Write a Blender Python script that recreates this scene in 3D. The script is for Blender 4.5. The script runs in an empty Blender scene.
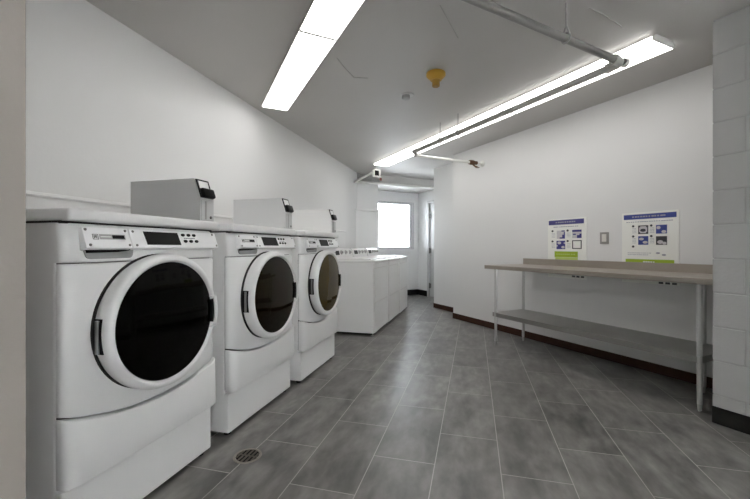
import bpy, bmesh, math, random
from math import sin, cos, pi, radians, atan, sqrt
from mathutils import Vector, Matrix
random.seed(7)
scene = bpy.context.scene
COL = scene.collection
F_PX, HOR, CAM_H, CEIL = 375.0, 247.0, 1.10, 2.52
YAW = atan(98.7 / F_PX)                  # row direction against the view axis
ANG = YAW + atan(183 / F_PX)             # the right-hand wall leans this far from the left one
def W(s, n, z=0.0):                      # right-wall frame (along the wall, away from the camera) to world
    return Vector((-s * sin(ANG) + n * cos(ANG), s * cos(ANG) + n * sin(ANG), z))

# ------------------------------------------------------------------ materials
MATS = {}
def newmat(name):
    m = bpy.data.materials.new(name); m.use_nodes = True
    MATS[name] = m
    return m, m.node_tree, m.node_tree.nodes['Principled BSDF']
def plain(name, col, rough=0.5, metal=0.0, mottle=0.04, scale=6.0, bump=0.0, bscale=80.0, coat=0.0, emit=None, estr=0.0):
    m, nt, b = newmat(name)
    tc = nt.nodes.new('ShaderNodeTexCoord')
    nz = nt.nodes.new('ShaderNodeTexNoise'); nz.inputs['Scale'].default_value = scale; nz.inputs['Detail'].default_value = 4
    nt.links.new(tc.outputs['Object'], nz.inputs['Vector'])
    mx = nt.nodes.new('ShaderNodeMix'); mx.data_type = 'RGBA'
    mx.inputs[6].default_value = (*[max(0, c * (1 - mottle)) for c in col], 1)
    mx.inputs[7].default_value = (*[min(1, c * (1 + mottle)) for c in col], 1)
    nt.links.new(nz.outputs['Fac'], mx.inputs[0]); nt.links.new(mx.outputs[2], b.inputs['Base Color'])
    b.inputs['Roughness'].default_value = rough; b.inputs['Metallic'].default_value = metal
    b.inputs['Coat Weight'].default_value = coat; b.inputs['Coat Roughness'].default_value = 0.08
    if bump:
        n2 = nt.nodes.new('ShaderNodeTexNoise'); n2.inputs['Scale'].default_value = bscale; n2.inputs['Detail'].default_value = 3
        nt.links.new(tc.outputs['Object'], n2.inputs['Vector'])
        bp = nt.nodes.new('ShaderNodeBump'); bp.inputs['Strength'].default_value = bump; bp.inputs['Distance'].default_value = 0.004
        nt.links.new(n2.outputs['Fac'], bp.inputs['Height']); nt.links.new(bp.outputs['Normal'], b.inputs['Normal'])
    if emit:
        b.inputs['Emission Color'].default_value = (*emit, 1); b.inputs['Emission Strength'].default_value = estr
    return m

WALL = plain('wall_paint', (0.785, 0.782, 0.775), 0.45, 0, 0.025, 1.2, 0.12, 60)
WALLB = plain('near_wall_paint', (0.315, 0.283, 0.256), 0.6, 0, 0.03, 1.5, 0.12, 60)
TRIMP = plain('trim_paint', (0.82, 0.817, 0.81), 0.35, 0, 0.02, 3)
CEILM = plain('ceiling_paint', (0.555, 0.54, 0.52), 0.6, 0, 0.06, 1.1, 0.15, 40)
BLOCK = plain('painted_block', (0.40, 0.397, 0.388), 0.55, 0, 0.05, 5, 0.35, 55)
MORTAR = plain('painted_mortar', (0.37, 0.367, 0.358), 0.6, 0, 0.05, 9, 0.3, 70)
BASEB = plain('brown_vinyl_base', (0.055, 0.022, 0.013), 0.55, 0, 0.35, 14)
BASEK = plain('black_vinyl_base', (0.008, 0.0075, 0.007), 0.55, 0, 0.15, 12)
for _m in (BASEB, BASEK): _m.node_tree.nodes['Principled BSDF'].inputs['Specular IOR Level'].default_value = 0.2
ENAMEL = plain('white_enamel', (0.755, 0.752, 0.745), 0.36, 0, 0.02, 3, 0, 0, 0.12)
ENAMEL2 = plain('white_enamel_base', (0.755, 0.752, 0.745), 0.35, 0, 0.03, 3)
PLATE = plain('control_plate', (0.86, 0.86, 0.86), 0.3, 0.0, 0.02, 5)
GRIP = plain('pale_grey_plastic', (0.30, 0.30, 0.295), 0.35, 0, 0.03, 8)
BLACK = plain('black_plastic', (0.012, 0.012, 0.012), 0.3, 0, 0.1, 10)
DARK = plain('dark_gap', (0.02, 0.019, 0.018), 0.8, 0, 0.1, 10)
SCREW = plain('screw_steel', (0.22, 0.22, 0.21), 0.35, 0.9, 0.1, 30)
STEEL = plain('stainless_steel', (0.40, 0.39, 0.375), 0.32, 0.9, 0.05, 9)
TOPSTEEL = plain('taupe_reflection_steel', (0.41, 0.37, 0.325), 0.38, 0.7, 0.07, 11)  # brownish reflection in the tabletop is put into the steel colour
LEGSTEEL = plain('leg_tube_steel', (0.56, 0.555, 0.545), 0.33, 0.7, 0.04, 9)
BOXGREY = plain('grey_box_steel', (0.60, 0.60, 0.60), 0.4, 0.25, 0.03, 5)
BOXPALE = plain('light_box_steel', (0.72, 0.72, 0.72), 0.4, 0.15, 0.03, 5)
BOXWHITE = plain('pale_box_steel', (0.80, 0.80, 0.79), 0.4, 0.1, 0.03, 5)
PIPE_SHADE = plain('pipe_paint_shaded', (0.235, 0.222, 0.21), 0.45, 0, 0.06, 12)  # same colour as the run pipe, darkened for its shaded underside
PIPE_LIT = plain('pipe_paint_lit', (0.50, 0.485, 0.465), 0.45, 0, 0.06, 12)  # same pipe as the cross run, lightened for the light it catches
PIPEW = plain('white_painted_pipe', (0.80, 0.79, 0.76), 0.45, 0, 0.05, 12)
BRONZE = plain('bronze_fitting', (0.14, 0.075, 0.04), 0.45, 0.5, 0.25, 40)
ROD = plain('hanger_steel', (0.36, 0.35, 0.34), 0.45, 0.5, 0.1, 30)
YELLOW = plain('yellow_plastic', (0.46, 0.27, 0.03), 0.45, 0, 0.12, 12)
YELLOWD = plain('dark_yellow_plastic', (0.34, 0.19, 0.03), 0.45, 0, 0.15, 12)
GREYCAP = plain('grey_cap', (0.42, 0.42, 0.41), 0.45, 0.2, 0.05, 12)
HOUSE = plain('fixture_housing', (0.62, 0.61, 0.59), 0.4, 0, 0.03, 8)
PAPER = plain('poster_paper', (0.90, 0.90, 0.86), 0.5, 0, 0.02, 5)
BLUE1 = plain('poster_violet', (0.075, 0.07, 0.24), 0.5, 0, 0.06, 20)
BLUE2 = plain('poster_blue', (0.05, 0.075, 0.30), 0.5, 0, 0.06, 20)
NAVY = plain('poster_picture_blue', (0.045, 0.04, 0.22), 0.5, 0, 0.3, 60)
GREEN = plain('poster_green', (0.36, 0.50, 0.03), 0.5, 0, 0.06, 20)
GREENL = plain('poster_pale_green', (0.55, 0.66, 0.20), 0.5, 0, 0.06, 20)
INK = plain('poster_ink', (0.05, 0.05, 0.06), 0.5, 0, 0.2, 60)
TEXT = plain('poster_grey_text', (0.38, 0.38, 0.45), 0.5, 0, 0.1, 60)
SKIN = plain('poster_photo_pale', (0.62, 0.60, 0.62), 0.5, 0, 0.15, 60)
SWG = plain('switch_grey', (0.33, 0.32, 0.30), 0.4, 0.3, 0.05, 20)
SWW = plain('switch_white', (0.72, 0.70, 0.66), 0.4, 0, 0.03, 20)
IRON = plain('drain_iron', (0.15, 0.13, 0.11), 0.45, 0.4, 0.3, 60)
IRONL = plain('drain_rim', (0.30, 0.27, 0.24), 0.4, 0.4, 0.2, 60)
FRAMEM = plain('window_frame_paint', (0.55, 0.55, 0.55), 0.4, 0, 0.03, 8)
DOORM = plain('door_paint', (0.55, 0.55, 0.54), 0.4, 0, 0.03, 6)
EMIT_COL = (1.0, 0.985, 0.955)
LENS = plain('lit_diffuser', (0.85, 0.85, 0.83), 0.4, 0, 0.01, 5, emit=EMIT_COL, estr=2.4)
LENS2 = plain('lit_flat_diffuser', (0.85, 0.85, 0.83), 0.4, 0, 0.01, 5, emit=EMIT_COL, estr=2.5)

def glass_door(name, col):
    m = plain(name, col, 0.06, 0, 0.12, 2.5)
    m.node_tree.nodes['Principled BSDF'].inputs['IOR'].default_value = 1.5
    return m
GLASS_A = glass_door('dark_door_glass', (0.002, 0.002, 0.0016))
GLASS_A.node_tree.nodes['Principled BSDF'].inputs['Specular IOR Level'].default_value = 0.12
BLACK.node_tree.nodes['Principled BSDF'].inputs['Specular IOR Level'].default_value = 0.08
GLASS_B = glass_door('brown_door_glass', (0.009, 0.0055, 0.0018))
GLASS_C = glass_door('amber_door_glass', (0.060, 0.041, 0.010))  # same tinted glass, stronger reflection down the row put into base colours
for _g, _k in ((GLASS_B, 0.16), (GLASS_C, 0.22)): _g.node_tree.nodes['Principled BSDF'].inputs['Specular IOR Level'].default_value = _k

m, nt, b = newmat('window_glass')           # thin clear pane
nt.nodes.remove(b)
tr = nt.nodes.new('ShaderNodeBsdfTransparent'); gl = nt.nodes.new('ShaderNodeBsdfGlossy'); gl.inputs['Roughness'].default_value = 0.02
fr = nt.nodes.new('ShaderNodeFresnel'); fr.inputs['IOR'].default_value = 1.45
ms = nt.nodes.new('ShaderNodeMixShader')
nt.links.new(fr.outputs[0], ms.inputs[0]); nt.links.new(tr.outputs[0], ms.inputs[1]); nt.links.new(gl.outputs[0], ms.inputs[2])
nt.links.new(ms.outputs[0], nt.nodes['Material Output'].inputs['Surface'])
PANE = m
PANE_T = m.copy(); PANE_T.name = 'tinted_window_glass'
for nd in PANE_T.node_tree.nodes:
    if nd.type == 'BSDF_TRANSPARENT': nd.inputs['Color'].default_value = (0.67, 0.68, 0.69, 1)   # two faces: about half the daylight

def floor_material():
    m, nt, b = newmat('grey_plank_tile')
    N, L = nt.nodes, nt.links
    tc = N.new('ShaderNodeTexCoord')
    sep = N.new('ShaderNodeSeparateXYZ'); L.new(tc.outputs['Object'], sep.inputs[0])
    def add(sock, v):
        a = N.new('ShaderNodeMath'); a.operation = 'ADD'; L.new(sock, a.inputs[0]); a.inputs[1].default_value = v; return a.outputs[0]
    TW, TL = 0.3188, 0.655
    u = add(sep.outputs['Y'], -1.9125 + TL * 20.5)
    v = add(sep.outputs['X'], 1.147 + TW * 20)
    cmb = N.new('ShaderNodeCombineXYZ'); L.new(u, cmb.inputs['X']); L.new(v, cmb.inputs['Y'])
    br = N.new('ShaderNodeTexBrick'); L.new(cmb.outputs[0], br.inputs['Vector'])
    br.offset = 0.5; br.offset_frequency = 2
    br.inputs['Scale'].default_value = 1; br.inputs['Brick Width'].default_value = TL; br.inputs['Row Height'].default_value = TW
    br.inputs['Mortar Size'].default_value = 0.0022; br.inputs['Mortar Smooth'].default_value = 0.1; br.inputs['Bias'].default_value = 0
    br.inputs['Color1'].default_value = (0.128, 0.123, 0.116, 1); br.inputs['Color2'].default_value = (0.190, 0.183, 0.174, 1)
    br.inputs['Mortar'].default_value = (0.26, 0.25, 0.235, 1)
    mp = N.new('ShaderNodeMapping'); mp.inputs['Scale'].default_value = (3.8, 1.9, 1); L.new(tc.outputs['Object'], mp.inputs['Vector'])
    nz = N.new('ShaderNodeTexNoise'); nz.inputs['Scale'].default_value = 1.7; nz.inputs['Detail'].default_value = 6; nz.inputs['Roughness'].default_value = 0.56
    nz.inputs['Distortion'].default_value = 0.3
    L.new(mp.outputs[0], nz.inputs['Vector'])
    rp = N.new('ShaderNodeMapRange'); rp.inputs[1].default_value = 0.2; rp.inputs[2].default_value = 0.8; rp.inputs[3].default_value = 0.25; rp.inputs[4].default_value = 1.75
    L.new(nz.outputs['Fac'], rp.inputs[0])
    mp2 = N.new('ShaderNodeMapping'); mp2.inputs['Scale'].default_value = (9.0, 3.2, 1); L.new(tc.outputs['Object'], mp2.inputs['Vector'])
    n2 = N.new('ShaderNodeTexNoise'); n2.inputs['Scale'].default_value = 2.2; n2.inputs['Detail'].default_value = 2; L.new(mp2.outputs[0], n2.inputs['Vector'])
    r2 = N.new('ShaderNodeMapRange'); r2.inputs[1].default_value = 0.2; r2.inputs[2].default_value = 0.8; r2.inputs[3].default_value = 0.7; r2.inputs[4].default_value = 1.3
    L.new(n2.outputs['Fac'], r2.inputs[0])
    pm = N.new('ShaderNodeMath'); pm.operation = 'MULTIPLY'; L.new(rp.outputs[0], pm.inputs[0]); L.new(r2.outputs[0], pm.inputs[1])
    mul = N.new('ShaderNodeVectorMath'); mul.operation = 'SCALE'; L.new(br.outputs['Color'], mul.inputs[0]); L.new(pm.outputs[0], mul.inputs['Scale'])
    mx = N.new('ShaderNodeMix'); mx.data_type = 'RGBA'; L.new(br.outputs['Fac'], mx.inputs[0]); L.new(mul.outputs[0], mx.inputs[6])
    mx.inputs[7].default_value = (0.43, 0.41, 0.385, 1)
    L.new(mx.outputs[2], b.inputs['Base Color'])
    rr = N.new('ShaderNodeMapRange'); rr.inputs[3].default_value = 0.27; rr.inputs[4].default_value = 0.40; L.new(nz.outputs['Fac'], rr.inputs[0]); L.new(rr.outputs[0], b.inputs['Roughness'])
    b.inputs['Specular IOR Level'].default_value = 0.8
    bp = N.new('ShaderNodeBump'); bp.invert = True; bp.inputs['Strength'].default_value = 0.5; bp.inputs['Distance'].default_value = 0.002
    L.new(br.outputs['Fac'], bp.inputs['Height']); L.new(bp.outputs['Normal'], b.inputs['Normal'])
    return m
FLOOR = floor_material()

# ------------------------------------------------------------------ mesh helpers
class MB:
    def __init__(self): self.bm = bmesh.new()
    def box(self, x0, x1, y0, y1, z0, z1, bev=0.0, seg=2, M=None):
        r = bmesh.ops.create_cube(self.bm, size=1)
        vs = r['verts']
        bmesh.ops.scale(self.bm, verts=vs, vec=(abs(x1 - x0), abs(y1 - y0), abs(z1 - z0)))
        bmesh.ops.translate(self.bm, verts=vs, vec=((x0 + x1) / 2, (y0 + y1) / 2, (z0 + z1) / 2))
        if bev:
            es = list({e for v in vs for e in v.link_edges})
            rb = bmesh.ops.bevel(self.bm, geom=es, offset=bev, segments=seg, profile=0.5, affect='EDGES')
            vs = list({v for f in rb['faces'] for v in f.verts} | {v for v in vs if v.is_valid})
        if M is not None: bmesh.ops.transform(self.bm, matrix=M, verts=vs)
        return self
    def prism(self, pts, axis, a, b):
        # pts: polygon in the two remaining axes (in x,y,z order); extruded along axis from a to b
        def mk(p, t):
            return {'x': (t, p[0], p[1]), 'y': (p[0], t, p[1]), 'z': (p[0], p[1], t)}[axis]
        A = [self.bm.verts.new(mk(p, a)) for p in pts]; B = [self.bm.verts.new(mk(p, b)) for p in pts]
        n = len(pts)
        self.bm.faces.new(A); self.bm.faces.new(B[::-1])
        for i in range(n): self.bm.faces.new((A[i], B[i], B[(i + 1) % n], A[(i + 1) % n]))
        return self
    def lathe(self, prof, seg=32, M=None):
        # prof: (radius, height) pairs about local z
        rings = []
        for r, h in prof:
            if r < 1e-6: rings.append([self.bm.verts.new((0, 0, h))])
            else: rings.append([self.bm.verts.new((r * cos(2 * pi * i / seg), r * sin(2 * pi * i / seg), h)) for i in range(seg)])
        for A, B in zip(rings, rings[1:]):
            if len(A) == 1 and len(B) == 1: continue
            for i in range(seg):
                j = (i + 1) % seg
                if len(A) == 1: self.bm.faces.new((A[0], B[i], B[j]))
                elif len(B) == 1: self.bm.faces.new((A[i], B[0], A[j]))
                else: self.bm.faces.new((A[i], B[i], B[j], A[j]))
        if M is not None: bmesh.ops.transform(self.bm, matrix=M, verts=[v for R in rings for v in R])
        return self
    def tube(self, path, r, seg=12, cap=True):
        path = [Vector(p) for p in path]
        rings = []
        for i, p in enumerate(path):
            d = (path[min(i + 1, len(path) - 1)] - path[max(i - 1, 0)]).normalized()
            up = Vector((0, 0, 1)) if abs(d.z) < 0.95 else Vector((1, 0, 0))
            a = d.cross(up).normalized(); c = a.cross(d).normalized()
            rings.append([self.bm.verts.new(p + (a * cos(2 * pi * k / seg) + c * sin(2 * pi * k / seg)) * r) for k in range(seg)])
        for A, B in zip(rings, rings[1:]):
            for k in range(seg): self.bm.faces.new((A[k], A[(k + 1) % seg], B[(k + 1) % seg], B[k]))
        if cap:
            self.bm.faces.new(rings[0][::-1]); self.bm.faces.new(rings[-1])
        return self
    def panel(self, y0, y1, zb, zt, xf, xb, ry, rx, n=40, lip=0.006, tilt=0.0):
        # a pressed-steel front: curved at both side edges, edges zb(y) / zt(y), front at xf (world +x), back at xb
        ys = [y0 + (y1 - y0) * (0.5 - 0.5 * cos(pi * i / n)) for i in range(n + 1)]
        rows = []
        for y in ys:
            d = min(y - y0, y1 - y)
            off = 0.0 if d >= ry else rx * (1 - sqrt(max(0, 1 - ((ry - d) / ry) ** 2)))
            B, T = zb(y), zt(y)
            x = xf - off
            rows.append([self.bm.verts.new(c) for c in ((xb, y, B), (x - lip, y, B), (x - 0.0015 , y, B + lip * 0.6), (x, y, B + lip),
                         (x - tilt, y, T - lip), (x - tilt - 0.0015, y, T - lip * 0.6), (x - tilt - lip, y, T), (xb, y, T))])
        for A, B in zip(rows, rows[1:]):
            for k in range(7): self.bm.faces.new((A[k], B[k], B[k + 1], A[k + 1]))
        self.bm.faces.new(rows[0]); self.bm.faces.new(rows[-1][::-1])
        return self
    def build(self, name, mat, parent=None, smooth=False, loc=None, rotz=0):
        bmesh.ops.recalc_face_normals(self.bm, faces=self.bm.faces[:])
        me = bpy.data.meshes.new(name)
        self.bm.to_mesh(me); self.bm.free()
        if smooth:
            for p in me.polygons: p.use_smooth = True
            try: me.set_sharp_from_angle(angle=radians(38))
            except Exception: pass
        me.materials.append(mat)
        o = bpy.data.objects.new(name, me); COL.objects.link(o)
        if parent is not None: o.parent = parent
        if loc is not None: o.location = loc
        o.rotation_euler = (0, 0, rotz)
        return o
def thing(name, label, cat, loc=(0, 0, 0), rotz=0, group=None):
    o = bpy.data.objects.new(name, None); COL.objects.link(o)
    o.empty_display_size = 0.1
    o.location = loc; o.rotation_euler = (0, 0, rotz)
    return tag(o, label, cat, group)
def tag(o, label, cat, group=None):
    o['label'] = label; o['category'] = cat
    if group: o['group'] = group
    return o
def struct(o): o['kind'] = 'structure'; return o
def dup(root, loc, label, mats=None):
    r = root.copy(); COL.objects.link(r); r.location = loc; r['label'] = label
    def rec(src, dst):
        for ch in [c for c in ALL if c.parent is src]:
            c = ch.copy(); COL.objects.link(c); c.parent = dst
            rec(ch, c)
    ALL = list(COL.objects)
    rec(root, r)
    return r
def faceX(y, z, x=0.0):   # local z -> world +x at (x,y,z): a disc or cylinder looking out of a machine's front
    return Matrix.Translation((x, y, z)) @ Matrix.Rotation(pi / 2, 4, 'Y')

# ------------------------------------------------------------------ the setting
def sn_poly(pts): return [tuple(W(s, n)[:2]) for s, n in pts]
XL = -2.16                      # left wall
NR = 3.635                      # right wall
NF = 3.955                      # set-back stretch of the right wall
NS = 4.705                      # side wall by the window
SE = 7.36                       # window wall
SCH = 6.60                      # chase and soffit face
SB = -5.8                       # end of the room behind the camera
outer = [(-2.46, -2.1)] + [tuple(W(SB - 0.3, NR + 0.3)[:2]), tuple(W(5.0, NS + 0.4)[:2]), tuple(W(SE + 0.3, NS + 0.4)[:2]), (-2.46, 9.2)]
struct(MB().prism(outer, 'z', -0.12, 0.0).build('floor', FLOOR))
struct(MB().prism(outer, 'z', CEIL, CEIL + 0.12).build('ceiling', CEILM))
struct(MB().box(XL - 0.15, XL, -2.05, 7.75, 0, CEIL).build('wall_left', WALL))
wl = MB()                        # panelled lower part of the left wall with a moulded cap
wl.box(XL, XL + 0.012, 0.74, 6.15, 0, 1.362)
wl.prism([(XL, 1.355), (XL + 0.020, 1.355), (XL + 0.026, 1.364), (XL + 0.022, 1.376), (XL + 0.012, 1.381), (XL, 1.381)], 'y', 0.74, 6.15)
struct(wl.build('trim_1', TRIMP))
CRACK = plain('ceiling_crack_line', (0.45, 0.435, 0.415), 0.7, 0, 0.1, 20)
ceil_o = bpy.data.objects['ceiling']
for path in ([(-0.993, 2.652), (-0.99, 2.80), (-0.972, 2.99), (-0.859, 3.032)], [(-0.191, 2.225), (-0.16, 2.36), (-0.103, 2.607)], [(0.668, 2.48), (0.78, 2.585), (0.926, 2.747)]):
    struct(MB().tube([(x, y, CEIL) for x, y in path], 0.004, 6).build('crack', CRACK, ceil_o))
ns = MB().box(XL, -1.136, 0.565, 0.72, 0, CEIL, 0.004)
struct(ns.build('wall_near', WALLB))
def sn_box(s0, s1, n0, n1, z0, z1, name, mat, bev=0.0):
    return struct(MB().box(n0, n1, s0, s1, z0, z1, bev).build(name, mat, rotz=ANG))
wr = MB()                        # unseen window added behind the camera to brighten the near washers and pier
V0, V1, VZ0, VZ1 = -4.8, -1.7, 0.12, 2.38
wr.box(NR, NR + 0.15, V1, 4.686, 0, CEIL); wr.box(NR, NR + 0.15, -5.9, V0, 0, CEIL)
wr.box(NR, NR + 0.15, V0, V1, 0, VZ0); wr.box(NR, NR + 0.15, V0, V1, VZ1, CEIL)
struct(wr.build('wall_right', WALL, rotz=ANG))
fill_frame = MB()
for q in ((V0, V0 + 0.05, VZ0, VZ1), (V1 - 0.05, V1, VZ0, VZ1), (V0, V1, VZ0, VZ0 + 0.05), (V0, V1, VZ1 - 0.05, VZ1), ((V0 + V1) / 2 - 0.025, (V0 + V1) / 2 + 0.025, VZ0, VZ1)):
    fill_frame.box(NR - 0.01, NR + 0.10, q[0], q[1], q[2], q[3], 0.003)
fill_win = struct(fill_frame.build('added_fill_window', FRAMEM, rotz=ANG))
MB().box(NR + 0.046, NR + 0.052, V0, V1, VZ0, VZ1).build('window_pane', PANE, fill_win)  # glazes the added window
sn_box(4.55, 5.66, NF, NF + 0.15, 0, CEIL, 'wall_right_far', WALL)
sn_box(4.54, 4.686, NR + 0.15, NF + 0.15, 0, CEIL, 'wall_return', WALL)
sn_box(5.56, 5.66, NF + 0.15, NS + 0.15, 0, CEIL, 'wall_corner', WALL)
# side wall by the window, with the door opening
DS0, DS1, DH = 5.95, 6.93, 2.07
sw = MB()
sw.box(NS, NS + 0.12, DS1, SE + 0.12, 0, CEIL); sw.box(NS, NS + 0.12, 5.66, DS0, 0, CEIL); sw.box(NS, NS + 0.12, DS0, DS1, DH, CEIL); sw.box(NS + 0.075, NS + 0.12, DS0 - 0.01, DS1 + 0.01, 0, DH + 0.01)
struct(sw.build('wall_side', WALL, rotz=ANG))
# window wall with its opening
WN0, WN1, WZ0, WZ1 = 3.30, 4.585, 1.045, 2.115
ww = MB()
ww.box(2.2, WN0, SE, SE + 0.14, 0, CEIL); ww.box(WN1, NS + 0.12, SE, SE + 0.14, 0, CEIL)
ww.box(WN0, WN1, SE, SE + 0.14, 0, WZ0); ww.box(WN0, WN1, SE, SE + 0.14, WZ1, CEIL)
struct(ww.build('wall_end', WALL, rotz=ANG))
wf = MB()
T = 0.055
wf.box(WN0, WN0 + T, SE - 0.012, SE + 0.10, WZ0, WZ1, 0.004); wf.box(WN1 - T, WN1, SE - 0.012, SE + 0.10, WZ0, WZ1, 0.004)
wf.box(WN0, WN1, SE - 0.012, SE + 0.10, WZ0, WZ0 + 0.03, 0.004); wf.box(WN0, WN1, SE - 0.012, SE + 0.10, WZ1 - 0.03, WZ1, 0.004)
win = struct(wf.build('window_1', FRAMEM, rotz=ANG))
sa = MB(); 
a0, a1, b0, b1 = WN0 + T, WN1 - T, WZ0 + 0.03, WZ1 - 0.03
for q in ((a0, a0 + 0.03, b0, b1), (a1 - 0.03, a1, b0, b1), (a0, a1, b0, b0 + 0.028), (a0, a1, b1 - 0.02, b1)):
    sa.box(q[0], q[1], SE + 0.03, SE + 0.07, q[2], q[3], 0.003)
sa.build('window_sash', FRAMEM, win)
MB().box(a0, a1, SE + 0.046, SE + 0.052, b0, b1).build('window_pane', PANE_T, win)
MB().box(WN0 - 0.04, WN1 + 0.07, SE - 0.05, SE, WZ0 - 0.035, WZ0, 0.005).build('window_sill', WALL, win)
cs = MB(); cs.box(WN1, WN1 + 0.065, SE - 0.016, SE, WZ0, WZ1 + 0.05, 0.003)
cs.build('window_casing', WALL, win)
# chase left of the window and the soffit above it
cm = MB(); cm.box(2.3, 3.286, SCH, SE, 0, CEIL)
struct(cm.build('wall_chase', WALL, rotz=ANG))
cl = MB(); cl.box(2.78, 3.275, SCH - 0.05, SCH, 0, 1.785, 0.003); cl.box(2.77, 3.28, SCH - 0.085, SCH, 1.785, 1.82, 0.004)
struct(cl.build('trim_2', WALL, rotz=ANG))
struct(MB().box(2.6, NS, SCH, SE, 2.335, CEIL).build('soffit', CEILM, rotz=ANG))
# door in the side wall, seen edge-on behind the corner
dr = struct(MB().box(NS + 0.02, NS + 0.062, DS0 + 0.02, DS1 - 0.012, 0.01, DH - 0.015, 0.003).build('door_1', DOORM, rotz=ANG))
df = MB(); df.box(NS - 0.015, NS + 0.10, DS1 - 0.01, DS1 + 0.05, 0, DH + 0.05, 0.004); df.box(NS - 0.015, NS + 0.10, DS0 - 0.05, DS0 + 0.01, 0, DH + 0.05, 0.004)
df.box(NS - 0.015, NS + 0.10, DS0, DS1, DH - 0.01, DH + 0.05, 0.004)
df.build('door_frame', FRAMEM, dr)
for z in (0.25, 1.02, 1.78):
    h = MB(); h.lathe([(0, -0.06), (0.014, -0.06), (0.014, 0.06), (0, 0.06)], 12, Matrix.Translation((NS - 0.004, DS1 - 0.03, z)))
    h.box(NS - 0.002, NS + 0.012, DS1 - 0.075, DS1 - 0.03, z - 0.05, z + 0.05)
    h.build('hinge', SCREW, dr, True)
# back of the room behind the camera
struct(MB().box(-2.4, 6.9, -2.1, -1.95, 0, CEIL).build('wall_back', WALL))
# baseboards
sn_box(1.15, 4.686, NR - 0.012, NR, 0, 0.083, 'baseboard_right', BASEB, 0.003)
sn_box(4.64, 5.66, NF - 0.012, NF, 0, 0.083, 'baseboard_right_far', BASEB, 0.003)
bb = MB(); bb.box(3.3, NS, SE - 0.014, SE, 0, 0.125, 0.003); bb.box(NS - 0.014, NS, DS1 + 0.05, SE, 0, 0.125, 0.003)
struct(bb.build('baseboard_end', BASEK, rotz=ANG))
# concrete block pier, seen from its face
PN, PS = 2.94, 1.188
BH, BL, MJ = 0.212, 0.424, 0.007
pl = MB(); pl.box(PN + 0.004, NR, -1.5, PS - 0.004, 0, CEIL)
pier = struct(pl.build('wall_pier', MORTAR, rotz=ANG))
bk = MB()
for c in range(-1, 12):
    z0 = 0.392 - BH + c * BH; z0, z1 = max(0.0, z0), min(CEIL, z0 + BH)
    if z1 - z0 < 0.03: continue
    s = PS
    first = 0.157 if c % 2 == 1 else 0.157 + BL / 2
    while s > -1.2:
        ln = first if s == PS else BL
        bk.box(PN, PN + 0.06, s - ln + MJ / 2, s - (MJ / 2 if s != PS else 0), z0 + MJ / 2, z1 - (MJ / 2 if z1 < CEIL else 0), 0.0032, 2)
        if s == PS:
            bk.box(PN + 0.061, NR, PS - 0.06, PS, z0 + MJ / 2, z1 - (MJ / 2 if z1 < CEIL else 0), 0.0032, 2)
        s -= ln
bk.build('block_courses', BLOCK, pier)
MB().box(PN - 0.010, PN, -1.5, PS, 0, 0.105, 0.003).build('pier_baseboard', BASEK, pier)

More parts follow.
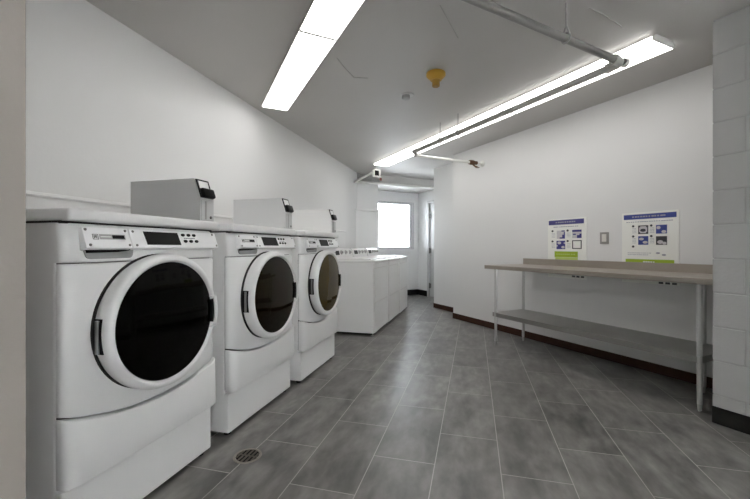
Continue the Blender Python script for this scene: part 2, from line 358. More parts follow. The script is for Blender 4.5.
# ------------------------------------------------------------------ front-loading washers (local +x faces the aisle)
HALF = 0.389
def smile(y): return 0.437 + 0.068 * (y / HALF) ** 2
def make_washer(label):
    t = thing('front_load_washer', label, 'washing machine', (0, 0, 0), 0, 'front-loading washers along the left wall')
    # cabinet with rounded front corners
    pts = [(-0.775, -0.387), (-0.072, -0.387)]
    for k in range(7): a = -pi / 2 + pi / 2 * k / 6; pts.append((-0.072 + 0.012 * cos(a), -0.375 + 0.012 * sin(a)))
    for k in range(7): a = pi / 2 * k / 6; pts.append((-0.072 + 0.012 * cos(a), 0.375 + 0.012 * sin(a)))
    pts.append((-0.775, 0.387))
    MB().prism(pts, 'z', 0.235, 1.184).build('cabinet', ENAMEL, t, True)
    MB().box(-0.0605, -0.0555, -0.384, 0.384, 0.27, 1.18).build('seam_shade_sheet', DARK, t)  # dark sheet behind the panels, stands in for shade in the seams
    MB().box(-0.765, -0.04, -0.383, 0.383, 1.182, 1.193).build('lid_gasket', DARK, t)
    lid = MB(); lid.box(-0.79, 0.004, -HALF - 0.002, HALF + 0.002, 1.191, 1.235, 0.013, 4)
    lid.build('top_lid', ENAMEL, t, True)
    # pedestal base and its feet
    MB().box(-0.74, -0.035, -0.385, 0.372, 0.022, 0.25, 0.006).build('pedestal', ENAMEL2, t)
    MB().box(-0.70, -0.06, -0.36, 0.35, 0.012, 0.03).build('kick_shade_slab', DARK, t)  # dark slab, shade in the gap under the pedestal put into colour
    for fx in (-0.70, -0.075):
        for fy in (-0.34, 0.33):
            MB().lathe([(0, 0), (0.022, 0), (0.022, 0.008), (0.01, 0.012), (0.01, 0.03), (0, 0.03)], 14, Matrix.Translation((fx, fy, 0))).build('foot', BLACK, t, True)
    # front panel with the curved lower edge, lower skirt below it
    MB().panel(-HALF, HALF, lambda y: smile(y) + 0.008, lambda y: 1.040, -0.012, -0.055, 0.075, 0.034).build('front_panel', ENAMEL, t, True)
    MB().panel(-HALF, HALF, lambda y: 0.262, lambda y: smile(y), 0.006, -0.055, 0.055, 0.036, tilt=0.006).build('lower_skirt', ENAMEL, t, True)
    # upper fascia, leaning back towards the top
    MB().panel(-HALF, HALF, lambda y: 1.044, lambda y: 1.184, -0.012, -0.09, 0.075, 0.034, tilt=0.016).build('upper_fascia', ENAMEL, t, True)
    # control plate and dispenser plate lean with the fascia
    lean = math.atan2(0.028, 0.082)
    Mt = Matrix.Translation((0.012, 0, 1.096)) @ Matrix.Rotation(-lean, 4, 'Y')
    cp = MB(); cp.box(-0.035, 0.0, -0.145, 0.374, 0, 0.082, 0.004, 2, Mt)
    cp = cp.build('control_plate', PLATE, t, True)
    def skew_plate(mb, pts, x0, x1):
        # polygon (y, z) in plate coordinates lifted off the plate
        A = [mb.bm.verts.new(Mt @ Vector((x0, p[0], p[1]))) for p in pts]; B = [mb.bm.verts.new(Mt @ Vector((x1, p[0], p[1]))) for p in pts]
        n = len(pts); mb.bm.faces.new(A); mb.bm.faces.new(B[::-1])
        for i in range(n): mb.bm.faces.new((A[i], B[i], B[(i + 1) % n], A[(i + 1) % n]))
        return mb
    def rect(y0, y1, z0, z1): return [(y0, z0), (y1, z0), (y1, z1), (y0, z1)]
    skew_plate(MB(), [(-0.074, 0.014), (0.113, 0.014), (0.107, 0.073), (-0.081, 0.073)], -0.001, 0.0016).build('display', BLACK, cp)
    for r, (z, ys) in enumerate(((0.064, (0.140, 0.176, 0.212)), (0.033, (0.147, 0.183, 0.220)))):
        for y in ys:
            MB().lathe([(0, 0), (0.011, 0), (0.009, 0.004), (0, 0.0045)], 16, Mt @ faceX(y, z, -0.0005) @ Matrix.Diagonal((0.7, 1.15, 1, 1))).build('button', BLACK, cp, True)
    lg = MB()
    for k in range(7): skew_plate(lg, rect(0.142 + k * 0.0105, 0.150 + k * 0.0105, 0.0465, 0.0495), -0.0005, 0.0008)
    lg.build('button_caption', INK, cp)
    for y, z in ((-0.130, 0.071), (-0.126, 0.012), (0.348, 0.072), (0.360, 0.012)):
        MB().lathe([(0, 0), (0.0055, 0), (0.0045, 0.003), (0, 0.0035)], 12, Mt @ faceX(y, z, -0.0005)).build('screw', SCREW, cp, True)
    dp = MB(); dp.box(-0.035, 0.001, -0.335, -0.149, 0, 0.082, 0.004, 2, Mt)
    dp = dp.build('dispenser_drawer', PLATE, t, True)
    for y, z in ((-0.324, 0.071), (-0.319, 0.012), (-0.166, 0.071), (-0.160, 0.012)):
        MB().lathe([(0, 0), (0.0055, 0), (0.0045, 0.003), (0, 0.0035)], 12, Mt @ faceX(y, z, 0.0005)).build('screw', SCREW, dp, True)
    em = MB()
    for q in (rect(-0.3040, -0.2820, 0.052, 0.054), rect(-0.3040, -0.2820, 0.033, 0.035), rect(-0.3040, -0.3020, 0.033, 0.054), rect(-0.2840, -0.2820, 0.033, 0.054),
              rect(-0.2990, -0.2960, 0.037, 0.050), rect(-0.2945, -0.2915, 0.040, 0.050), rect(-0.2900, -0.2870, 0.037, 0.050)):
        skew_plate(em, q, 0.0005, 0.002)
    em.build('emblem', SCREW, dp)
    skew_plate(MB(), rect(-0.2780, -0.1720, 0.034, 0.054), 0.0005, 0.0018).build('name_strip', GREYCAP, dp)
    skew_plate(MB(), rect(-0.2270, -0.1760, 0.037, 0.051), 0.0015, 0.0024).build('name_strip_tail', BLACK, dp)
    skew_plate(MB(), rect(-0.2740, -0.2320, 0.0425, 0.0455), 0.0015, 0.0024).build('name_strip_line', PLATE, dp)
    gr = MB()                         # finger recess below the dispenser drawer
    pts = []
    for k in range(5): a = pi + pi / 2 * k / 4; pts.append((-0.305 + 0.018 * cos(a), 1.074 + 0.018 * sin(a)))
    for k in range(5): a = -pi / 2 + pi / 2 * k / 4; pts.append((-0.148 + 0.018 * cos(a), 1.074 + 0.018 * sin(a)))
    pts += [(-0.128, 1.094), (-0.328, 1.094)]
    gr.prism(pts, 'x', -0.03, -0.0085)
    gr = gr.build('drawer_grip', GRIP, t)
    gd = MB(); gd.prism([(-0.325, 1.0955), (-0.322, 1.078), (-0.20, 1.080), (-0.15, 1.086), (-0.135, 1.0955)], 'x', -0.02, -0.0075)
    gd.build('grip_shadow_gap', BLACK, gr)
    # round door
    CY, CZ = -0.006, 0.784
    def FX(x, k=1.0): return faceX(CY, CZ, x) @ Matrix.Diagonal((1, 1.04, 1, 1))
    sl = MB().lathe([(0.262, 0.0), (0.286, 0.0), (0.286, 0.008), (0.262, 0.008)], 72, FX(-0.012)).build('door_seal', DARK, t, True)
    ring = MB().lathe([(0.240, 0.004), (0.280, 0.004), (0.2865, 0.024), (0.2865, 0.050), (0.281, 0.066), (0.271, 0.073), (0.261, 0.0745), (0.2565, 0.072), (0.252, 0.065), (0.246, 0.054), (0.240, 0.050)], 84, FX(-0.006))
    door = ring.build('door', ENAMEL, t, True)
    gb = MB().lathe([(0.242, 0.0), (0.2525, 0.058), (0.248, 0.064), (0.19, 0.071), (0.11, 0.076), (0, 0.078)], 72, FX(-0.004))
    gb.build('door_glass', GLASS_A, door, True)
    # step in the ring on the hinge side with the dark hinge slot
    hs = MB()
    for i in range(13):
        pass
    def arc(r0, r1, a0, a1, dz=0.0):
        p = [(CY + 1.04 * r0 * cos(a0 + (a1 - a0) * k / 10), CZ + dz + r0 * sin(a0 + (a1 - a0) * k / 10)) for k in range(11)]
        return p + [(CY + 1.04 * r1 * cos(a1 - (a1 - a0) * k / 10), CZ + dz + r1 * sin(a1 - (a1 - a0) * k / 10)) for k in range(11)]
    hs.prism(arc(0.2895, 0.274, radians(169), radians(195)), 'x', 0.002, 0.040)
    hs.build('hinge_slot', BLACK, door)
    MB().lathe([(0, -0.060), (0.007, -0.060), (0.007, 0.060), (0, 0.060)], 12, Matrix.Translation((0.024, CY - 0.3005, CZ - 0.010))).build('hinge', SCREW, door, True)
    # handle: pale tab across the rim with a dark finger well beside it
    hd = MB(); hd.prism(arc(0.257, 0.277, radians(-14), radians(14)), 'x', 0.02, 0.077)
    for z in (0.072, -0.077): hd.box(0.060, 0.079, CY + 0.243, CY + 0.275, CZ + z - 0.004, CZ + z + 0.003, 0.002)
    hd.build('door_handle', ENAMEL, door)
    MB().prism(arc(0.240, 0.2565, radians(-13), radians(13)), 'x', 0.03, 0.0715).build('finger_well', BLACK, door)
    return t
W_POS = [(-1.333, 1.356), (-1.333, 2.262), (-1.305, 3.140)]
w1 = make_washer('nearest front-loading washer, biggest in view, black door glass and badge on its drawer')
w1.location = (*W_POS[0], 0)
w2 = dup(w1, (*W_POS[1], 0), 'middle one of three front-loading washers, dark brown sheen on its round door glass')
w3 = dup(w1, (*W_POS[2], 0), 'farthest front-loading washer with amber brown sheen on its door glass, next to the low machines')
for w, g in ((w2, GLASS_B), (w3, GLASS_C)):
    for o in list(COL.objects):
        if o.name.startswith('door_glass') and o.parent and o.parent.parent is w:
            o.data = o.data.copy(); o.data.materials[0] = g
        # the emblem and strip can only be read on the nearest machine
# ------------------------------------------------------------------ payment boxes standing on the washers
def make_box(label):
    t = thing('coin_box', label, 'payment box', (0, 0, 0), 0, 'payment boxes on the washers')
    D, WY, Z1, ZS = 0.447, 0.106, 0.222, 0.118
    prof = [(-D, 0), (0, 0), (0, ZS), (-0.036, Z1), (-D, Z1)]
    MB().prism(prof, 'y', 0, WY).build('case', BOXGREY, t)
    sl = math.atan2(0.036, Z1 - ZS)
    Mf = Matrix.Translation((0.0, 0, ZS)) @ Matrix.Rotation(-sl, 4, 'Y')
    L = sqrt(0.036 ** 2 + (Z1 - ZS) ** 2)
    bz = MB(); bz.box(0, 0.006, 0.006, WY - 0.004, 0.004, L - 0.002, 0.002, 2, Mf)
    bz = bz.build('reader_bezel', BLACK, t)
    MB().box(0.004, 0.008, 0.016, WY - 0.018, 0.056, L - 0.012, 0.001, 1, Mf).build('reader_screen', BOXWHITE, bz)
    kb = MB(); kb.box(0.002, 0.026, 0.010, WY - 0.003, 0.002, 0.054, 0.010, 3, Mf); kb.build('reader_knob', BLACK, bz, True)
    dp = MB(); dp.box(0, 0.004, 0.008, WY - 0.006, 0.006, ZS - 0.008, 0.0015); dp = dp.build('cash_door', BOXGREY, t)
    MB().box(0.003, 0.0055, 0.034, 0.046, 0.010, ZS - 0.012).build('door_groove', GREYCAP, dp)
    MB().lathe([(0, 0), (0.008, 0), (0.007, 0.004), (0, 0.004)], 16, faceX(0.078, 0.022, 0.004)).build('lock', SCREW, dp, True)
    return t
OFF = 0.287
b1 = make_box('grey metal payment box with black reader on top of the nearest washer')
b1.location = (W_POS[0][0] - 0.035, W_POS[0][1] + OFF, 1.235)
b2 = dup(b1, (W_POS[1][0] - 0.03, W_POS[1][1] + OFF + 0.006, 1.235), 'payment box with black reader on top of the middle washer')
b3 = dup(b1, (W_POS[2][0] - 0.03, W_POS[2][1] + OFF + 0.004, 1.235), 'pale payment box with black reader on top of the farthest front-loading washer')
for o in list(COL.objects):
    if o.name.startswith('case') and o.parent in (b2, b3): o.data = o.data.copy(); o.data.materials[0] = BOXPALE if o.parent is b2 else BOXWHITE

for o in (b2, b3): o.scale = (1, 1, 1.05); o.location.y -= 0.012

# ------------------------------------------------------------------ low top-loading machines beyond
def make_low(width, label):
    t = thing('top_load_washer', label, 'washing machine', (0, 0, 0), 0, 'low white machines near the window')
    h = width / 2 - 0.002
    MB().box(-0.68, -0.008, -h, h, 0.032, 0.90, 0.008).build('cabinet', ENAMEL, t)
    MB().box(-0.65, -0.035, -h + 0.02, h - 0.02, 0.014, 0.034).build('kick_shade_slab', DARK, t)  # shadow line under the machine, painted as a dark slab
    MB().box(-0.0085, -0.0055, -h + 0.003, h - 0.003, 0.045, 0.893).build('seam_shade_sheet', HOUSE, t)  # grey sheet, paints the shade seen in the panel seams
    for fx in (-0.64, -0.035):
        for fy in (-h + 0.04, h - 0.04):
            MB().lathe([(0, 0), (0.02, 0), (0.02, 0.008), (0.009, 0.012), (0.009, 0.034), (0, 0.034)], 14, Matrix.Translation((fx, fy, 0))).build('foot', GREYCAP, t, True)
    MB().box(-0.005, 0.006, -h + 0.004, h - 0.004, 0.040, 0.403, 0.004).build('lower_panel', ENAMEL, t)
    MB().box(-0.005, 0.006, -h + 0.004, h - 0.004, 0.411, 0.830, 0.004).build('upper_panel', ENAMEL, t)
    MB().box(-0.005, 0.004, -h + 0.004, h - 0.004, 0.840, 0.893, 0.003).build('top_rail', ENAMEL, t)
    MB().box(-0.685, 0.010, -h - 0.001, h + 0.001, 0.897, 0.935, 0.012, 3).build('deck', ENAMEL, t, True)
    ld = MB().box(-0.50, -0.06, -h + 0.06, h - 0.06, 0.932, 0.952, 0.007, 3).build('lid', ENAMEL, t, True)
    cs = MB(); cs.prism([(-0.69, 0.934), (-0.52, 0.934), (-0.545, 1.055), (-0.58, 1.082), (-0.69, 1.082)], 'y', -h + 0.004, h - 0.004)
    cs = cs.build('console', ENAMEL, t)
    Mc = Matrix.Translation((-0.52, 0, 0.934)) @ Matrix.Rotation(-math.atan2(0.025, 0.121), 4, 'Y')
    MB().box(0, 0.004, -h + 0.06, -h + 0.22, 0.062, 0.118, 0.001, 1, Mc).build('console_display', BLACK, cs)
    for k in range(3):
        y = -h + 0.30 + k * (2 * h - 0.40) / 2
        MB().lathe([(0, 0), (0.030, 0), (0.027, 0.012), (0.018, 0.014), (0.016, 0.030), (0, 0.031)], 20, Mc @ faceX(y, 0.095, 0)).build('knob', GREYCAP, cs, True)
    return t
lows = [(-1.182, 4.452, 5.205, 'low white machine nearest the front-loaders, its blank side panel in view'),
        (-1.165, 5.208, 5.93, 'middle one of three low white machines'),
        (-1.150, 5.933, 6.625, 'low white machine closest to the window')]
for xf, y0, y1, lab in lows:
    t = make_low(y1 - y0, lab); t.location = (xf, (y0 + y1) / 2, 0)

# ------------------------------------------------------------------ steel work table against the right wall (local x = n, y = s)
tb = thing('work_table', 'long stainless steel folding table with a lower shelf against the right wall', 'table', W(2.26, 3.3), ANG)
def tl(s, n): return n - 3.3, s - 2.26
TS0, TS1, TN0, TN1 = 1.212, 3.312, 3.01, 3.575
tt = MB()
x0, y0 = tl(TS0, TN0); x1, y1 = tl(TS1, TN1)
tt.box(x0, x1, y0, y1, 0.884, 0.894, 0.003)
tt.box(x0, x0 + 0.010, y0, y1, 0.853, 0.890, 0.003); tt.box(x0, x1, y1 - 0.010, y1, 0.853, 0.890, 0.003); tt.box(x0, x1, y0, y0 + 0.01, 0.853, 0.890, 0.003)
top = tt.build('tabletop', TOPSTEEL, tb)
MB().box(x1 - 0.015, x1, y0, y1 - 0.055, 0.888, 0.965, 0.003).build('backsplash', TOPSTEEL, tb)
br = MB(); br.box(x0 + 0.12, x0 + 0.16, y0 + 0.04, y1 - 0.04, 0.852, 0.884); br.box(x1 - 0.16, x1 - 0.12, y0 + 0.04, y1 - 0.04, 0.852, 0.884)
br.build('stiffener', STEEL, tb)
for s, n in ((1.302, 3.052), (1.455, 3.47), (3.175, 3.052), (3.190, 3.492)):
    if True:
        lx, ly = tl(s, n)
        lg = MB(); lg.lathe([(0, 0.05), (0.0155, 0.05), (0.0155, 0.884), (0, 0.884)], 20, Matrix.Translation((lx, ly, 0)))
        lg = lg.build('leg', LEGSTEEL, tb, True)
        MB().lathe([(0, 0), (0.007, 0), (0.011, 0.012), (0.0142, 0.052), (0.0142, 0.058), (0, 0.058)], 18, Matrix.Translation((lx, ly, 0))).build('foot', GREYCAP, lg, True)
        MB().lathe([(0.0156, 0.850), (0.020, 0.850), (0.020, 0.884), (0, 0.884)], 18, Matrix.Translation((lx, ly, 0))).build('gusset', STEEL, lg, True)
sh = MB()
sx0, sy0 = tl(1.290, 3.040); sx1, sy1 = tl(3.215, 3.51)
sh.box(sx0, sx1, sy0, sy1, 0.360, 0.368, 0.002)
sh.box(sx0, sx0 + 0.008, sy0, sy1, 0.322, 0.366, 0.003); sh.box(sx1 - 0.008, sx1, sy0, sy1, 0.322, 0.366, 0.003)
sh.box(sx0, sx1, sy1 - 0.008, sy1, 0.322, 0.366, 0.003); sh.box(sx0, sx1, sy0, sy0 + 0.008, 0.322, 0.366, 0.003)
sh.build('shelf', STEEL, tb)

# ------------------------------------------------------------------ posters (local x = out of the wall towards the room, y to the viewer's right, z up)
def poster(label, S0, S1, zb, zt, spec):
    wd = S0 - S1
    t = thing('poster', label, 'poster', W(S0, NR - 0.0005), ANG + pi, 'instruction posters above the table')
    # after the half turn local +x points into the room and local +y runs down the wall towards the camera
    MB().box(0, 0.005, 0, wd, zb, zt).build('sheet', PAPER, t)
    def q(mb, u0, u1, z0, z1, d=0.0065): mb.box(0.004, d, u0 * wd, u1 * wd, z0, z1); return mb
    spec(t, q, wd)
    return t
def dashes(q, mb, u0, u1, z, hgt, n, seed):
    r = random.Random(seed); u = u0
    step = (u1 - u0) / n
    for k in range(n):
        q(mb, u, u + step * r.uniform(0.55, 0.9), z - hgt / 2, z + hgt / 2); u += step
    return mb
def oval(mb, wd, u, z, ru, rz, d=0.0075, seg=20):
    mb.prism([(u * wd + ru * wd * cos(2 * pi * k / seg), z + rz * sin(2 * pi * k / seg)) for k in range(seg)], 'x', 0.004, d); return mb
def frame(q, mb, u0, u1, z0, z1, tu, tz, d=0.0072):
    q(mb, u0, u1, z0, z0 + tz, d); q(mb, u0, u1, z1 - tz, z1, d); q(mb, u0, u0 + tu, z0, z1, d); q(mb, u1 - tu, u1, z0, z1, d); return mb
def spec1(t, q, wd):
    hb = q(MB(), 0.025, 0.945, 1.345, 1.395).build('header_band', BLUE1, t)
    dashes(lambda m, a, b, c, d: q(m, a, b, c, d, 0.0075), MB(), 0.22, 0.76, 1.370, 0.012, 9, 1).build('header_lettering', TEXT, hb)
    dashes(q, MB(), 0.16, 0.82, 1.320, 0.008, 14, 2).build('text_line', TEXT, t)
    p = q(MB(), 0.25, 0.47, 1.191, 1.280).build('picture', SKIN, t)
    m = MB(); q(m, 0.40, 0.47, 1.191, 1.235, 0.0075); q(m, 0.33, 0.41, 1.191, 1.205, 0.0075); q(m, 0.38, 0.465, 1.268, 1.280, 0.0075); q(m, 0.44, 0.47, 1.235, 1.262, 0.0075); m.build('picture_print', NAVY, p)
    p = q(MB(), 0.66, 0.89, 1.194, 1.281).build('picture', SKIN, t)
    m = MB(); q(m, 0.66, 0.89, 1.260, 1.281, 0.0075); q(m, 0.78, 0.89, 1.194, 1.225, 0.0075); q(m, 0.68, 0.75, 1.228, 1.240, 0.0075); q(m, 0.84, 0.89, 1.225, 1.240, 0.0075); m.build('picture_print', NAVY, p)
    p = q(MB(), 0.243, 0.475, 1.077, 1.168).build('picture', NAVY, t)
    m = MB(); oval(m, wd, 0.32, 1.145, 0.05, 0.016); oval(m, wd, 0.42, 1.098, 0.045, 0.014); q(m, 0.243, 0.275, 1.105, 1.122, 0.0075); q(m, 0.44, 0.475, 1.135, 1.15, 0.0075); m.build('picture_print', SKIN, p)
    frame(q, MB(), 0.657, 0.891, 1.080, 1.171, 0.022, 0.009).build('picture_frame', INK, t)
    for u, z in ((0.133, 1.277), (0.541, 1.277), (0.133, 1.162), (0.541, 1.164)): oval(MB(), wd, u, z, 0.028, 0.011).build('step_number', INK, t)
    m = MB()
    for i, (u, z) in enumerate(((0.11, 1.25), (0.52, 1.25), (0.11, 1.135), (0.52, 1.135))):
        for k in range(4): dashes(q, m, u, u + 0.10, z - k * 0.014, 0.004, 3, 10 + i * 5 + k)
    m.build('step_text', TEXT, t)
    g = q(MB(), 0.19, 0.797, 0.990, 1.052).build('green_box', GREEN, t)
    dashes(lambda m, a, b, c, d: q(m, a, b, c, d, 0.0075), MB(), 0.24, 0.74, 1.022, 0.01, 9, 5).build('green_lettering', GREENL, g)
    q(MB(), 0.21, 0.797, 0.905, 0.988).build('pale_green_box', GREENL, t)
    m = MB()
    for u in (0.69, 0.80, 0.91): q(m, u - 0.038, u + 0.038, 0.780, 0.798)
    m.build('footer_logos', INK, t)
def spec2(t, q, wd):
    hb = q(MB(), 0.037, 0.961, 1.351, 1.395).build('header_band', BLUE2, t)
    dashes(lambda m, a, b, c, d: q(m, a, b, c, d, 0.0075), MB(), 0.2, 0.8, 1.373, 0.012, 12, 3).build('header_lettering', TEXT, hb)
    dashes(q, MB(), 0.09, 0.92, 1.327, 0.007, 20, 4).build('text_line', TEXT, t)
    p = q(MB(), 0.312, 0.492, 1.216, 1.294).build('picture', SKIN, t)
    m = MB(); frame(q, m, 0.312, 0.492, 1.216, 1.294, 0.016, 0.008, 0.0075)
    for u, z in ((0.312, 1.216), (0.457, 1.216), (0.312, 1.276), (0.457, 1.276)): q(m, u, u + 0.035, z, z + 0.018, 0.0075)
    oval(m, wd, 0.40, 1.250, 0.05, 0.014); m.build('picture_print', INK, p)
    p = q(MB(), 0.627, 0.810, 1.216, 1.291).build('picture', BLUE2, t)
    m = MB(); oval(m, wd, 0.67, 1.268, 0.035, 0.014); oval(m, wd, 0.76, 1.232, 0.04, 0.013); m.build('picture_print', SKIN, p)
    p = q(MB(), 0.312, 0.492, 1.120, 1.197).build('picture', BLUE2, t)
    m = MB(); oval(m, wd, 0.37, 1.172, 0.045, 0.012); oval(m, wd, 0.44, 1.142, 0.045, 0.012); m.build('picture_print', SKIN, p)
    p = q(MB(), 0.627, 0.810, 1.119, 1.193).build('picture', INK, t)
    m = MB(); oval(m, wd, 0.70, 1.143, 0.05, 0.016); oval(m, wd, 0.77, 1.133, 0.035, 0.012); m.build('picture_print', SKIN, p)
    for u, z in ((0.218, 1.289), (0.545, 1.289), (0.218, 1.196), (0.545, 1.196), (0.218, 1.104)): oval(MB(), wd, u, z, 0.022, 0.010).build('step_number', INK, t)
    m = MB()
    for i, (u, z) in enumerate(((0.205, 1.268), (0.525, 1.268), (0.205, 1.175), (0.525, 1.175))):
        for k in range(4): dashes(q, m, u, u + 0.075, z - k * 0.013, 0.004, 3, 30 + i * 5 + k)
    m.build('step_text', TEXT, t)
    m = MB(); dashes(q, m, 0.113, 0.545, 1.046, 0.005, 12, 50); dashes(q, m, 0.113, 0.50, 1.030, 0.005, 11, 51); m.build('footer_text', TEXT, t)
    m = MB(); oval(m, wd, 0.66, 1.047, 0.035, 0.008); oval(m, wd, 0.76, 1.032, 0.035, 0.008); m.build('footer_picture', TEXT, t)
    g = q(MB(), 0.074, 0.926, 0.930, 0.990).build('green_box', GREEN, t)
    dashes(lambda m, a, b, c, d: q(m, a, b, c, d, 0.0075), MB(), 0.40, 0.62, 0.968, 0.010, 5, 6).build('green_lettering', PAPER, g)
    m = MB()
    for u in (0.71, 0.82, 0.93): q(m, u - 0.038, u + 0.038, 0.782, 0.800)
    m.build('footer_logos', INK, t)
poster('white poster with violet header and green box, left of the light switch', 2.963, 2.503, 0.762, 1.408, spec1)
poster('white poster with blue header and green strip, right of the light switch', 2.148, 1.689, 0.776, 1.413, spec2)
# switch
swt = thing('light_switch', 'small grey and white light switch on the wall between the two posters', 'switch', W(2.36, NR), ANG + pi)
MB().box(0, 0.008, 0, 0.088, 1.130, 1.245, 0.003).build('plate', SWG, swt)
MB().box(0.006, 0.013, 0.022, 0.066, 1.152, 1.226, 0.003).build('rocker', SWW, swt)

# ------------------------------------------------------------------ floor drain
dn = thing('floor_drain', 'round dark iron floor drain in the tiles before the washers', 'drain', (-1.151, 1.738, 0))
MB().lathe([(0.058, 0.0005), (0.073, 0.0005), (0.072, 0.003), (0.062, 0.0045), (0.058, 0.002)], 40).build('rim', IRONL, dn, True)
MB().lathe([(0, 0.0008), (0.059, 0.0008), (0.059, 0.0014), (0, 0.0014)], 40).build('sump', DARK, dn)
gt = MB()
for k in range(-2, 3):
    w = sqrt(max(0, 0.057 ** 2 - (k * 0.0225) ** 2)); gt.box(k * 0.0225 - 0.0055, k * 0.0225 + 0.0055, -w, w, 0.0014, 0.004)
gt.box(-0.057, 0.057, -0.005, 0.005, 0.0014, 0.004)
gt.build('grate', IRON, dn)

# ------------------------------------------------------------------ ceiling light fittings (local x = n across, y = s along)
def fixture(label, s0, s1, n0, n1, group, flat=False):
    L = s1 - s0; wd = n1 - n0
    t = thing('fluorescent_light', label, 'ceiling light', W(s0, n0, CEIL), ANG, group)
    hs = MB(); hs.prism([(0.045, 0), (wd - 0.045, 0), (wd - 0.008, -0.020), (0.008, -0.020)], 'y', 0.004, L - 0.004)
    if flat:
        hs.bm.free(); hs = MB(); hs.prism([(0.012, 0), (wd - 0.012, 0), (wd, -0.028), (wd, -0.039), (0, -0.039), (0, -0.028)], 'y', 0.004, L - 0.004)
    hs.build('housing', HOUSE, t)
    ln = MB()
    if flat: ln.prism([(0.004, -0.0395), (wd - 0.004, -0.0395), (wd - 0.012, -0.046), (0.012, -0.046)], 'y', 0.008, L - 0.008)
    else: ln.prism([(0.002, -0.0205), (wd - 0.002, -0.0205), (wd - 0.003, -0.040), (wd - 0.008, -0.046), (0.008, -0.046), (0.003, -0.040)], 'y', 0.008, L - 0.008)
    ln.build('diffuser', LENS2 if flat else LENS, t)
    for y0, y1 in ((0.0, 0.007), (L - 0.007, L)):
        ec = MB(); ec.prism([(0.040, 0), (wd - 0.040, 0), (wd + 0.001, -0.020), (wd - 0.001, -0.041), (wd - 0.007, -0.0475), (0.007, -0.0475), (0.001, -0.041), (-0.001, -0.020)], 'y', y0, y1)
        ec.build('end_cap', HOUSE, t)
    return t
GL = 'fluorescent lights on the left of the ceiling'; GR = 'fluorescent lights in the long right row'
fixture('left ceiling light, the far unit whose square end points at the window', 2.355, 3.796, 0.613, 0.870, GL, True)
fixture('left ceiling light, the near unit cut off by the top of the picture', 0.908, 2.350, 0.613, 0.870, GL, True)
fixture('near unit of the long right ceiling light, its end by the block pier', 1.421, 2.837, 2.741, 3.006, GR)
fixture('middle unit of the long right ceiling light above the sprinkler pipe', 2.840, 4.181, 2.741, 3.006, GR)
fixture('far unit of the long right ceiling light, ending at the junction box', 4.184, 5.664, 2.741, 3.006, GR)

# ------------------------------------------------------------------ sprinkler pipework
PZ, PNN, PSS = 2.315, 2.545, 1.505
pp = thing('sprinkler_pipe', 'grey sprinkler pipe crossing the ceiling and turning along the right light row', 'pipe', (0, 0, 0), ANG)
m = MB(); m.tube([(-0.9, PSS - 0.17, PZ), (PNN - 0.05, PSS, PZ)], 0.0225, 18); m.build('cross_pipe', PIPE_SHADE, pp, True)
m = MB(); m.tube([(PNN, PSS + 0.06, PZ), (PNN, 4.03, PZ)], 0.0235, 18); m.build('run_pipe', PIPE_LIT, pp, True)
m = MB(); m.tube([(PNN - 0.085, PSS, PZ), (PNN - 0.04, PSS + 0.002, PZ), (PNN - 0.012, PSS + 0.012, PZ), (PNN, PSS + 0.04, PZ), (PNN, PSS + 0.085, PZ)], 0.029, 20)
m.lathe([(0, 0), (0.033, 0), (0.033, 0.022), (0, 0.022)], 20, Matrix.Translation((PNN - 0.095, PSS, PZ)) @ Matrix.Rotation(pi / 2, 4, 'Y'))
m.lathe([(0, 0), (0.032, 0), (0.032, 0.022), (0, 0.022)], 20, Matrix.Translation((PNN, PSS + 0.1, PZ)) @ Matrix.Rotation(pi / 2, 4, 'X'))
m.lathe([(0, -0.02), (0.026, -0.02), (0.030, 0.006), (0.016, 0.011), (0, 0.011)], 18, Matrix.Translation((PNN + 0.022, PSS - 0.004, PZ)) @ Matrix.Rotation(pi / 2, 4, 'Y'))
m.build('elbow', PIPE_LIT, pp, True)
m = MB(); m.tube([(PNN, 3.985, PZ), (PNN, 4.09, PZ)], 0.027, 16); m.tube([(PNN, 4.035, PZ - 0.03), (PNN, 4.035, 2.235)], 0.024, 14)
m.build('tee', PIPE_LIT, pp, True)
m = MB(); m.tube([(PNN - 0.01, 4.035, 2.258), (3.40, 4.035, 2.258)], 0.017, 14); m.build('branch_pipe', PIPEW, pp, True)
for n, s in ((1.955, PSS - 0.032), (PNN, 3.20), (PNN, 3.52)):
    m = MB(); r = 0.027 if n < 2.2 else 0.024
    m.tube([(n, s, PZ + r + 0.035), (n, s, CEIL)], 0.005, 8)
    hg = m.build('hanger_rod', ROD, pp, True)
    m = MB(); pts = []
    for k in range(25):
        a = 2 * pi * k / 24
        pts.append((n + r * cos(a), s, PZ + r * sin(a)) if n > 2.2 else (n, s + r * cos(a), PZ + r * sin(a)))
    m.tube(pts, 0.0065, 8, False)
    q = 0.016
    d = Vector((q, 0, 0)) if n > 2.2 else Vector((0, q, 0))
    c = Vector((n, s, PZ + r - 0.004))
    m.tube([c + d * 1.3, c + Vector((0, 0, 0.05))], 0.0045, 6); m.tube([c - d * 1.3, c + Vector((0, 0, 0.05))], 0.0045, 6)
    m.build('hanger_ring', ROD, hg, True)
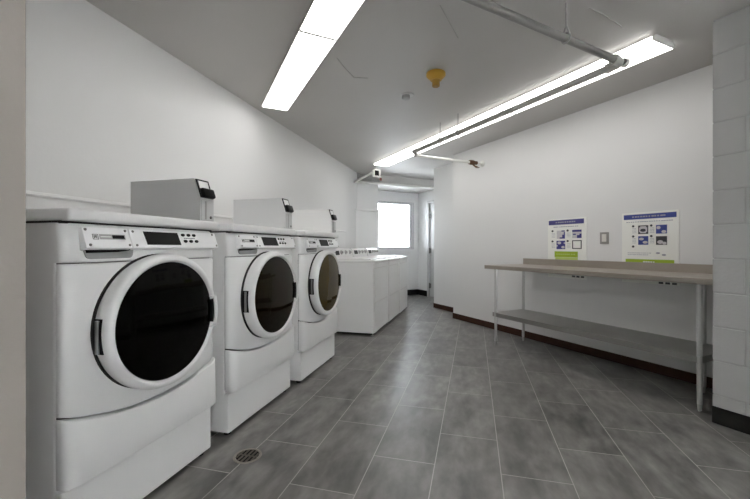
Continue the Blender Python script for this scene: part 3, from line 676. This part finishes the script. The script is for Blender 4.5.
# side-wall sprinkler at the end of the branch
sp = bpy.data.objects.new('sprinkler_head', None); COL.objects.link(sp); sp.parent = pp; sp['label'] = 'bronze side sprinkler at the end of the branch'
RX = lambda n, s, z: Matrix.Translation((n, s, z)) @ Matrix.Rotation(pi / 2, 4, 'Y')
MB().lathe([(0, 0), (0.028, 0), (0.034, 0.02), (0.034, 0.07), (0.026, 0.09), (0.026, 0.13), (0, 0.13)], 18, RX(3.40, 4.035, 2.258)).build('coupling', BRONZE, sp, True)
m = MB(); m.tube([(3.46, 4.035, 2.235), (3.475, 4.0, 2.20), (3.50, 3.985, 2.19)], 0.012, 10); m.lathe([(0, 0), (0.028, 0), (0.028, 0.006), (0, 0.006)], 16, Matrix.Translation((3.50, 3.985, 2.182)))
m.build('deflector', BRONZE, sp, True)
MB().lathe([(0, 0), (0.014, 0), (0.014, 0.07), (0.040, 0.085), (0.046, 0.105), (0, 0.105)], 20, RX(3.53, 4.035, 2.258)).build('escutcheon', PIPEW, sp, True)
# junction box and conduits at the far end of the light row
jb = thing('junction_box', 'open white square junction box hanging at the far end of the right light row', 'electrical box', W(5.72, 2.82), ANG)
m = MB(); c = 0.062
for q in ((-c, c, 0.046, c), (-c, c, -c, -0.046), (-c, -0.046, -c, c), (0.046, c, -c, c)): m.box(q[0], q[1], -0.03, 0.03, 2.355 + q[2], 2.355 + q[3], 0.002)
m.build('box_rim', PIPEW, jb)
MB().box(-0.05, 0.05, 0.0, 0.028, 2.305, 2.405).build('box_inside', BLACK, jb)
m = MB(); m.tube([(0, 0.01, 2.41), (0, 0.01, CEIL)], 0.010, 8); m.build('drop_conduit', PIPEW, jb, True)
MB().lathe([(0, 0), (0.018, 0), (0.022, 0.03), (0.012, 0.05), (0, 0.05)], 14, Matrix.Translation((0.085, 0.01, 2.235))).build('red_fitting', plain('dull_red_fitting', (0.20, 0.06, 0.045), 0.5, 0, 0.2, 30), jb, True)
m = MB(); m.tube([(0.06, 0.01, 2.33), (0.085, 0.01, 2.31), (0.085, 0.01, 2.28)], 0.008, 8); m.build('fitting_stem', PIPEW, jb, True)
a = W(5.735, 2.735, 2.352); bpt = Vector((XL + 0.02, 6.62, 2.300))
m = MB(); m.tube([a, bpt], 0.019, 10)
tag(m.build('conduit', PIPEW, None, True), 'pale conduit running from the junction box to the left wall', 'conduit')
m = MB(); m.tube([Vector((XL + 0.03, 6.68, 2.33)), W(SCH - 0.027, 2.95, 2.345), W(SCH - 0.027, 4.68, 2.345)], 0.025, 10)
tag(m.build('conduit', PIPEW, None, True), 'thin painted conduit along the bottom of the soffit above the window', 'conduit')

# ------------------------------------------------------------------ small things on the ceiling
yd = thing('heat_detector', 'yellow round detector on the ceiling between the two rows of lights', 'detector', (-0.298, 3.086, CEIL))
MB().lathe([(0, 0), (0.074, 0), (0.078, -0.006), (0.078, -0.024), (0.068, -0.036), (0.050, -0.052), (0.046, -0.060), (0, -0.060)], 32).build('base', YELLOW, yd, True)
MB().lathe([(0, -0.058), (0.034, -0.058), (0.034, -0.066), (0.031, -0.069), (0.031, -0.108), (0.027, -0.112), (0, -0.112)], 28).build('sensor', YELLOWD, yd, True)
gs = thing('ceiling_sprinkler', 'small grey sprinkler cap on the ceiling left of the yellow detector', 'sprinkler', (-0.60, 3.46, CEIL))
MB().lathe([(0, 0), (0.060, 0), (0.058, -0.006), (0, -0.008)], 28).build('escutcheon', HOUSE, gs, True)
MB().lathe([(0, -0.006), (0.036, -0.006), (0.038, -0.036), (0.030, -0.042), (0, -0.042)], 24, Matrix.Translation((-0.012, 0, 0))).build('cap', GREYCAP, gs, True)

# ------------------------------------------------------------------ light, world, camera
wd = bpy.data.worlds.new('World'); scene.world = wd; wd.use_nodes = True
bg = wd.node_tree.nodes['Background']; bg.inputs['Color'].default_value = (0.93, 0.97, 1.0, 1); bg.inputs['Strength'].default_value = 14.0
cam = bpy.data.cameras.new('Camera'); co = bpy.data.objects.new('Camera', cam); COL.objects.link(co)
cam.sensor_width = 36; cam.lens = 36 * F_PX / 750; cam.shift_y = (HOR - 249.5) / 750; cam.clip_start = 0.02
co.location = (0, 0, CAM_H); co.rotation_euler = (pi / 2, 0, YAW)
scene.camera = co
scene.view_settings.view_transform = 'Standard'; scene.view_settings.look = 'None'
scene.view_settings.exposure = 1.15; scene.view_settings.gamma = 1.0; scene.view_settings.use_curve_mapping = False
scene.cycles.max_bounces = 10; scene.cycles.diffuse_bounces = 7; scene.cycles.use_denoising = True
